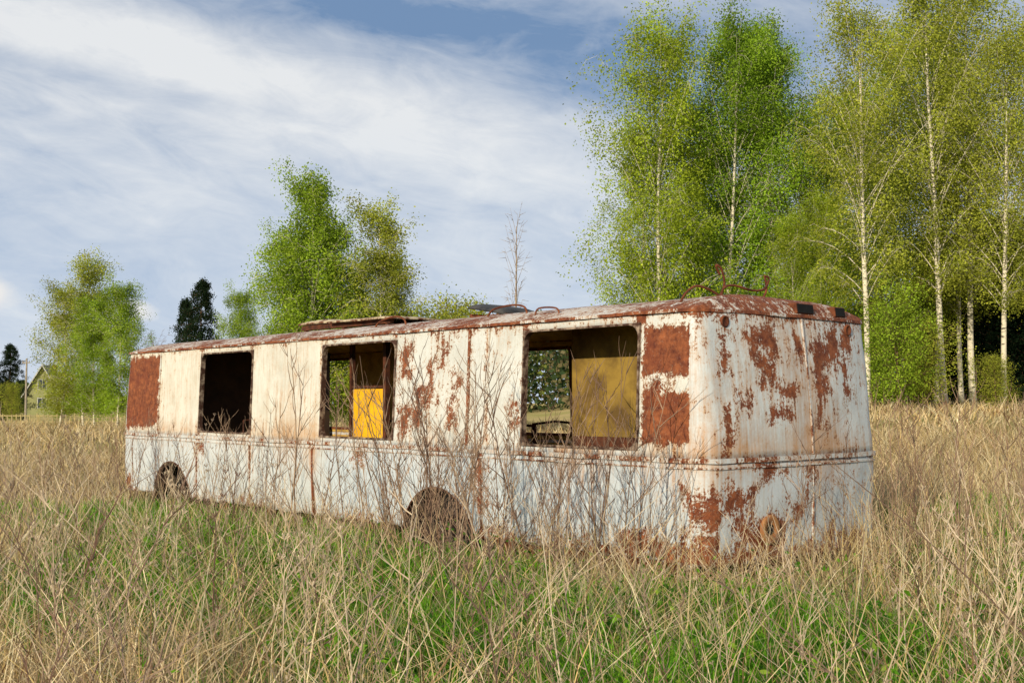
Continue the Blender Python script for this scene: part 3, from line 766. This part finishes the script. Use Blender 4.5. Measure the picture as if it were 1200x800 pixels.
X,Y=sample(4600,3.6,11,.6); k=~in_bus(X,Y,.8)&(bus_d(X,Y)>0)&(RNG.random(len(X))<1-.5*green(X,Y)); X,Y=X[k],Y[k]; n=len(X)
a=RNG.uniform(0,6.28,n); ln=RNG.uniform(.4,1.4,n)
L_.append(blades(X,Y,RNG.uniform(.55,1.1,n),RNG.uniform(.0028,.0046,n),np.cos(a)*ln,np.sin(a)*ln,strawcol(n)*1.05,None,.1))
X=RNG.uniform(2.6,9,7000); Y=RNG.uniform(6.5,17,7000); k=~in_bus(X,Y,.3)&(X>Y*.26)&(X<Y*.62)&(RNG.random(7000)<1-.5*green(X,Y)); X,Y=X[k],Y[k]; n=len(X)
L_.append(blades(X,Y,RNG.uniform(.6,1.2,n),RNG.uniform(.0022,.0042,n),RNG.normal(size=n)*.28,RNG.normal(size=n)*.28,strawcol(n)))
sm=joinb(L_); top('dry_grass','tall straw-coloured dead grass across the field','grass',data=mesh_np('dry_grass',*sm[:3],GRASS,sm[3]),kind='stuff')
X,Y=sample(70000,4,11,.58); g=green(X,Y); k=(RNG.random(len(X))<g*.6*(cheap_noise(X,Y,3,9)>.1))&~in_bus(X,Y); X,Y=X[k],Y[k]; n=len(X)
Z=ground_h(X,Y)+RNG.uniform(.05,.46,n)
top('leafy_ground_cover','low green nettle-like leaves among the grass','weeds',data=leaves('leafy_ground_cover',np.stack([X,Y,Z],1),RNG.uniform(.025,.065,n),greencol(n)*.75,GRASS,.5),kind='stuff')
# ------------------------------------------------------------ dry weeds
def stalk_mat(name,c1,c2):
    m,t,b=new_mat(name); tc=t.new('ShaderNodeTexCoord').outputs['Object']
    r=t.new('ShaderNodeObjectInfo').outputs['Random']
    c=t.mix(r,c1,c2); c=t.mix(t.ramp(t.noise(tc,9,3),.4,.7),c,t.mix(.4,c,(.12,.06,.04)))
    setc(b,c,t); b.inputs['Roughness'].default_value=.8; b.inputs['Specular IOR Level'].default_value=.2; return m
STK=stalk_mat('dry_stalk',(.15,.085,.06),(.66,.54,.37)); STB=stalk_mat('brown_shoot',(.12,.07,.05),(.40,.28,.18))
def weed(seed,H,nb,r0,ang,heads,lean,mat=None):
    rg=random.Random(seed); V=[];Fc=[]
    ax,ay=rg.uniform(-1,1)*lean,rg.uniform(-1,1)*lean; p1=rg.uniform(0,6)
    def sp(t): return Vector((ax*H*t**1.6+.015*H*math.sin(6*t+p1),ay*H*t**1.6+.015*H*math.cos(5*t+p1),H*t))
    add_tube(V,Fc,[sp(i/8) for i in range(9)],[r0*(1-.8*i/8) for i in range(9)],4)
    az=rg.uniform(0,6)
    def br(p,d,l,r,lev):
        pts=[p]; dd=d.copy(); pp=p.copy()
        for i in range(4):
            dd=(dd+Vector((rg.gauss(0,.10),rg.gauss(0,.10),.10+rg.gauss(0,.05)))).normalized(); pp=pp+dd*l/4; pts.append(pp.copy())
        add_tube(V,Fc,pts,[r*(1-.2*i) +.0005 for i in range(5)],3)
        if lev>0:
            for k in range(rg.randint(2,4)):
                j=rg.randint(1,4); a=rg.uniform(0,6.28); o=Vector((math.cos(a),math.sin(a),.25))
                br(pts[j],(dd+o*.8).normalized(),l*rg.uniform(.3,.55),r*.55,lev-1)
        elif heads:
            c=pts[-1]
            for k in range(5):
                a=k*1.256; add_tube(V,Fc,[c,c+Vector((math.cos(a)*.014,math.sin(a)*.014,.02))],[.0009,.0022],3)
    for i in range(nb):
        t=.25+.72*(i+rg.random()*.6)/nb; az+=2.2+rg.uniform(-.5,.5)
        d=Vector((math.cos(az)*math.sin(ang),math.sin(az)*math.sin(ang),math.cos(ang)))
        br(sp(t),d,H*rg.uniform(.16,.34)*(1.15-t*.6),r0*.5,1)
    return mesh_pd('dry_weed',V,Fc,mat or STK)
WV=[(weed(1,1.0,7,.0052,.7,True,.2),1.0),(weed(2,1.1,5,.0054,.6,False,.35),1.1),(weed(3,.95,10,.0048,.9,False,.25),.95),(weed(4,1.2,3,.0056,.5,True,.45),1.2),
    (weed(5,1.0,2,.0046,.4,False,.6),1.0),(weed(6,.8,6,.0044,.8,False,.4),.8),(weed(14,1.1,0,.0054,.4,False,.55),1.1),(weed(15,1.0,1,.0052,.5,False,.8),1.0),(weed(16,1.2,0,.0056,.4,False,.3),1.2)]
SV=[(weed(7,1.9,10,.0085,.60,False,.15,STB),1.9),(weed(8,2.0,8,.009,.5,False,.25,STB),2.0),(weed(9,1.7,11,.008,.7,False,.12,STB),1.7),(weed(10,1.8,6,.008,.45,False,.35,STB),1.8),(weed(11,1.9,4,.0085,.4,False,.3,STB),1.9)]
cnt=0
def putweed(X,Y,Hh,vs,name,lab,grp,tilt=.08):
    global cnt
    if in_bus(np.array([X]),np.array([Y]),.06)[0]: return
    s_,w_=busc(np.array([X]),np.array([Y]))
    if abs(s_[0]-3.0-w_[0]*.6)<.9 and -1.2<w_[0]<0 and random.random()<.7: return
    me,H0=random.choice(vs); s=Hh/H0
    o=bpy.data.objects.new(name,me); o["label"]=lab; o["category"]='dead plant'; o["group"]=grp
    o.location=(X,Y,float(ground_h(X,Y))-.03); o.rotation_euler=(random.gauss(0,tilt),random.gauss(0,tilt),random.uniform(0,6.28)); o.scale=(s,s,s)
    col.objects.link(o); cnt+=1
random.seed(21)
u=Vector((math.cos(th),math.sin(th))); nrm=Vector((-math.sin(th),math.cos(th)))
SL='bare branching brown shoot beside the bus wall'; SG='bare shoots beside the bus'
for i in range(95):
    s=random.choice([random.uniform(-.3,4.6),random.uniform(.2,2.6)]); o_=random.uniform(.2,2.3)
    p=Vector((OX,OY))+u*s+nrm*o_
    putweed(p.x,p.y,random.uniform(.95,2.05),SV,'bare_shoot',SL,SG,.14)
for i in range(50):
    s=random.uniform(4,11.8); p=Vector((OX,OY))+u*s+nrm*random.uniform(.3,2.0)
    putweed(p.x,p.y,random.uniform(.9,1.5),SV,'bare_shoot',SL,SG,.14)
for i in range(110):
    p=Vector((OX,OY))-u*random.uniform(.25,3.4)-nrm*random.uniform(-.2,5.2)
    putweed(p.x,p.y,random.uniform(.9,1.7),SV,'bare_shoot','bare branching brown shoot beside the bus end',SG,.15)
for i in range(235):
    Y=random.uniform(3.6,9.0); t=random.uniform(-.5,.5)
    hh=random.uniform(.65,1.2) if abs(t)<.34 else random.uniform(.8,1.35)
    putweed(t*Y,Y,hh,WV,'dry_weed','dry branching weed stalk in the meadow','dead weed stalks in the meadow',.26)
for i in range(60):
    Y=random.uniform(8,17); t=random.uniform(-.5,-.2)
    putweed(t*Y,Y,random.uniform(.9,1.4),WV,'dry_weed','dry branching weed stalk in the meadow','dead weed stalks in the meadow',.2)
print('weeds',cnt)
# ------------------------------------------------------------ house, pole, fence
def house():
    D=138.; X=(50-600)/F*D
    h=top('wooden_house','small yellow-green wooden house with a steep grey gable roof','house',(X,D,0),.2)
    YW=simple_mat('yellow_boards',(.30,.30,.13),(.23,.24,.10),2); RF=simple_mat('grey_roofing',(.16,.16,.17),(.26,.25,.24),2)
    WH=simple_mat('white_trim',(.50,.50,.45),(.40,.40,.37),3); GL=simple_mat('dark_glass',(.03,.04,.05),(.05,.06,.07),2,.2)
    w=1.9; d=6; e_=2.6; r=5.9
    V=[Vector(p) for p in ((-w,0,0),(w,0,0),(w,0,e_),(0,0,r),(-w,0,e_),(-w,d,0),(w,d,0),(w,d,e_),(0,d,r),(-w,d,e_))]
    Fc=[(0,1,2,3,4),(9,8,7,6,5),(0,5,6,1),(1,6,7,2),(4,9,5,0),(2,7,8,3),(3,8,9,4)]
    part('wall',V,Fc,YW,h)
    V=[];Fc=[]
    for sx in (-1,1):
        add_hexa(V,Fc,[Vector(p) for p in ((sx*(w+.4),-.4,e_-.5),(sx*(w+.4),d+.4,e_-.5),(0,d+.4,r+.06),(0,-.4,r+.06),(sx*(w+.4),-.4,e_-.35),(sx*(w+.4),d+.4,e_-.35),(0,d+.4,r+.22),(0,-.4,r+.22))])
    part('roof',V,Fc,RF,h)
    V=[];Fc=[]
    for sx in (-1,1):
        add_hexa(V,Fc,[Vector(p) for p in ((sx*(w+.4),-.46,e_-.55),(sx*(w+.4),-.41,e_-.55),(0,-.41,r),(0,-.46,r),(sx*(w+.4),-.46,e_-.33),(sx*(w+.4),-.41,e_-.33),(0,-.41,r+.24),(0,-.46,r+.24))])
    part('bargeboard',V,Fc,WH,h)
    for x0,z0 in ((-.45,3.2),(-.45,1.0)):
        wn=bpy.data.objects.new('window',None); link(wn,h)
        V=[];Fc=[]; add_box(V,Fc,x0,x0+.9,-.03,-.01,z0,z0+1.1); part('pane',V,Fc,GL,wn)
        V=[];Fc=[]
        add_box(V,Fc,x0-.08,x0,-.06,-.012,z0-.1,z0+1.2);add_box(V,Fc,x0+.9,x0+.98,-.06,-.012,z0-.1,z0+1.2)
        add_box(V,Fc,x0,x0+.9,-.06,-.012,z0-.08,z0);add_box(V,Fc,x0,x0+.9,-.06,-.012,z0+1.1,z0+1.18);add_box(V,Fc,x0+.42,x0+.48,-.055,-.031,z0,z0+1.1)
        part('frame',V,Fc,WH,wn)
    V=[];Fc=[]; add_box(V,Fc,.5,1.0,3,3.5,4.4,6.2); part('chimney',V,Fc,RUST,h)
house()
WOOD=simple_mat('grey_wood',(.25,.21,.16),(.38,.33,.26),4)
D=95; X=(31-600)/F*D
pl=top('utility_pole','weathered wooden utility pole with a short crossarm','pole',(X,D,0))
V=[];Fc=[]; add_tube(V,Fc,[(0,0,0),(0,0,5.2)],[.10,.07],8); part('pole_shaft',V,Fc,WOOD,pl)
V=[];Fc=[]; add_box(V,Fc,-.3,.3,-.13,-.07,4.8,4.88)
for x in (-.25,.25): add_tube(V,Fc,[(x,-.10,4.88),(x,-.10,5.02)],[.03,.04],6)
part('crossarm',V,Fc,WOOD,pl)
FY=simple_mat('faded_yellow_fence_paint',(.42,.34,.14),(.28,.24,.13),3)
fn=top('picket_fence','low faded yellow picket fence across the meadow','fence',(-37,78,-.1),.04)
V=[];Fc=[]
for i in range(7): add_box(V,Fc,i*2.5-.05,i*2.5+.05,0,.1,0,.95)
part('post',V,Fc,FY,fn)
V=[];Fc=[]
for z in (.35,.75): add_box(V,Fc,-.05,15.1,-.03,-.001,z,z+.08)
part('rail',V,Fc,FY,fn)
V=[];Fc=[]
for i in range(50): add_box(V,Fc,i*.3,i*.3+.07,-.055,-.031,.15,.85+.05*(i%3==0))
o=part('picket',V,Fc,FY,fn); o["kind"]='stuff'
# ------------------------------------------------------------ camera
cam=bpy.data.cameras.new('camera'); co=bpy.data.objects.new('camera',cam); col.objects.link(co)
cam.sensor_width=36; cam.lens=36*F/1200; cam.clip_end=4000; cam.clip_start=.1
co.location=(0,0,EYE); co.rotation_euler=(math.radians(90+math.degrees(math.atan(72/F))),0,0)
scene.camera=co
# ------------------------------------------------------------ light
sv=Vector((-.50,-.866,0)).normalized(); el=math.radians(17)
sd=Vector((sv.x*math.cos(el),sv.y*math.cos(el),math.sin(el)))
sl=bpy.data.lights.new('sun','SUN'); sl.energy=4.6; sl.angle=math.radians(.6); sl.color=(1,.87,.67)
so=bpy.data.objects.new('sun',sl); so.rotation_euler=(-sd).to_track_quat('-Z','Y').to_euler(); col.objects.link(so)
wd=bpy.data.worlds.new('World'); scene.world=wd; wd.use_nodes=True; t=NT(wd.node_tree)
bg=t.n['Background']; bg.inputs[1].default_value=.1
sky=t.new('ShaderNodeTexSky',sky_type='NISHITA'); sky.sun_disc=False; sky.sun_elevation=el; sky.sun_rotation=math.atan2(sv.x,sv.y)
tc=t.new('ShaderNodeTexCoord').outputs['Generated']
sp=t.new('ShaderNodeSeparateXYZ'); t.l.new(tc,sp.inputs[0]); x,z=sp.outputs[0],sp.outputs[2]
rotv=t.mapping(tc,rot=(0,math.radians(-10),0))
n1=t.noise(t.mapping(rotv,loc=(.3,0,.1),sc=(1.8,1.8,7.0)),1.8,7,.58,.6)
n2=t.noise(t.mapping(rotv,loc=(4,1,2),sc=(5,5,15)),2.3,9,.64,.8)
n3=t.noise(t.mapping(tc,loc=(1,5,2),sc=(1,1,2.2)),5.0,9,.62,.5)
n4=t.noise(t.mapping(tc,loc=(2,2,2),sc=(1,1,1.6)),14,6,.6,.2)
def ell(cx,cz,a,b,k,slope=-.2):
    dz=t.m('SUBTRACT',t.m('SUBTRACT',z,cz),t.m('MULTIPLY',t.m('SUBTRACT',x,cx),slope))
    dx=t.m('DIVIDE',t.m('SUBTRACT',x,cx),a); dz=t.m('DIVIDE',dz,b)
    r=t.m('ADD',t.m('MULTIPLY',dx,dx),t.m('MULTIPLY',dz,dz))
    return t.m('MULTIPLY',t.m('POWER',2.718,t.m('MULTIPLY',r,-1)),k)
fac=t.m('ADD',.60,t.m('MULTIPLY',t.m('SUBTRACT',n1,.5),1.0))
fac=t.m('ADD',fac,t.m('MULTIPLY',t.m('SUBTRACT',n2,.5),.85))
fac=t.m('ADD',fac,t.m('MULTIPLY',t.m('SUBTRACT',n3,.5),.85))
for a in ((.06,.282,.22,.045,-.50,-.20),(-.10,.322,.28,.022,-.46,-.08),(-.34,.258,.16,.013,-.48,-.12),(.3,.30,.2,.07,-.28,0),(-.15,.24,.34,.038,.45,-.2),(-.4,.30,.15,.02,.3,-.1)):
    fac=t.m('ADD',fac,ell(*a))
fac=t.m('ADD',fac,t.m('MULTIPLY',t.ramp(z,.12,.0),.12),clamp=True)
hi=t.mix(t.ramp(z,0,.25),(6.8,7.5,8.5),(8.3,8.45,8.6))
lo=t.mix(t.ramp(z,0,.3),(3.9,5.3,7.6),(1.75,2.85,4.75))
cl=t.mix(fac,lo,hi)
cum=t.m('ADD',t.m('ADD',ell(-.425,.088,.035,.018,1.2,0),ell(-.33,.075,.05,.012,1.0,0)),t.m('MULTIPLY',t.m('SUBTRACT',n4,.5),1.4))
cl=t.mix(t.m('MULTIPLY',t.ramp(cum,.5,.9),.9),cl,(8.8,8.6,8.4))
fin=t.mix(.94,sky.outputs[0],cl)
t.l.new(fin,bg.inputs[0])
scene.view_settings.view_transform='Standard'; scene.view_settings.look='None'; scene.view_settings.exposure=0
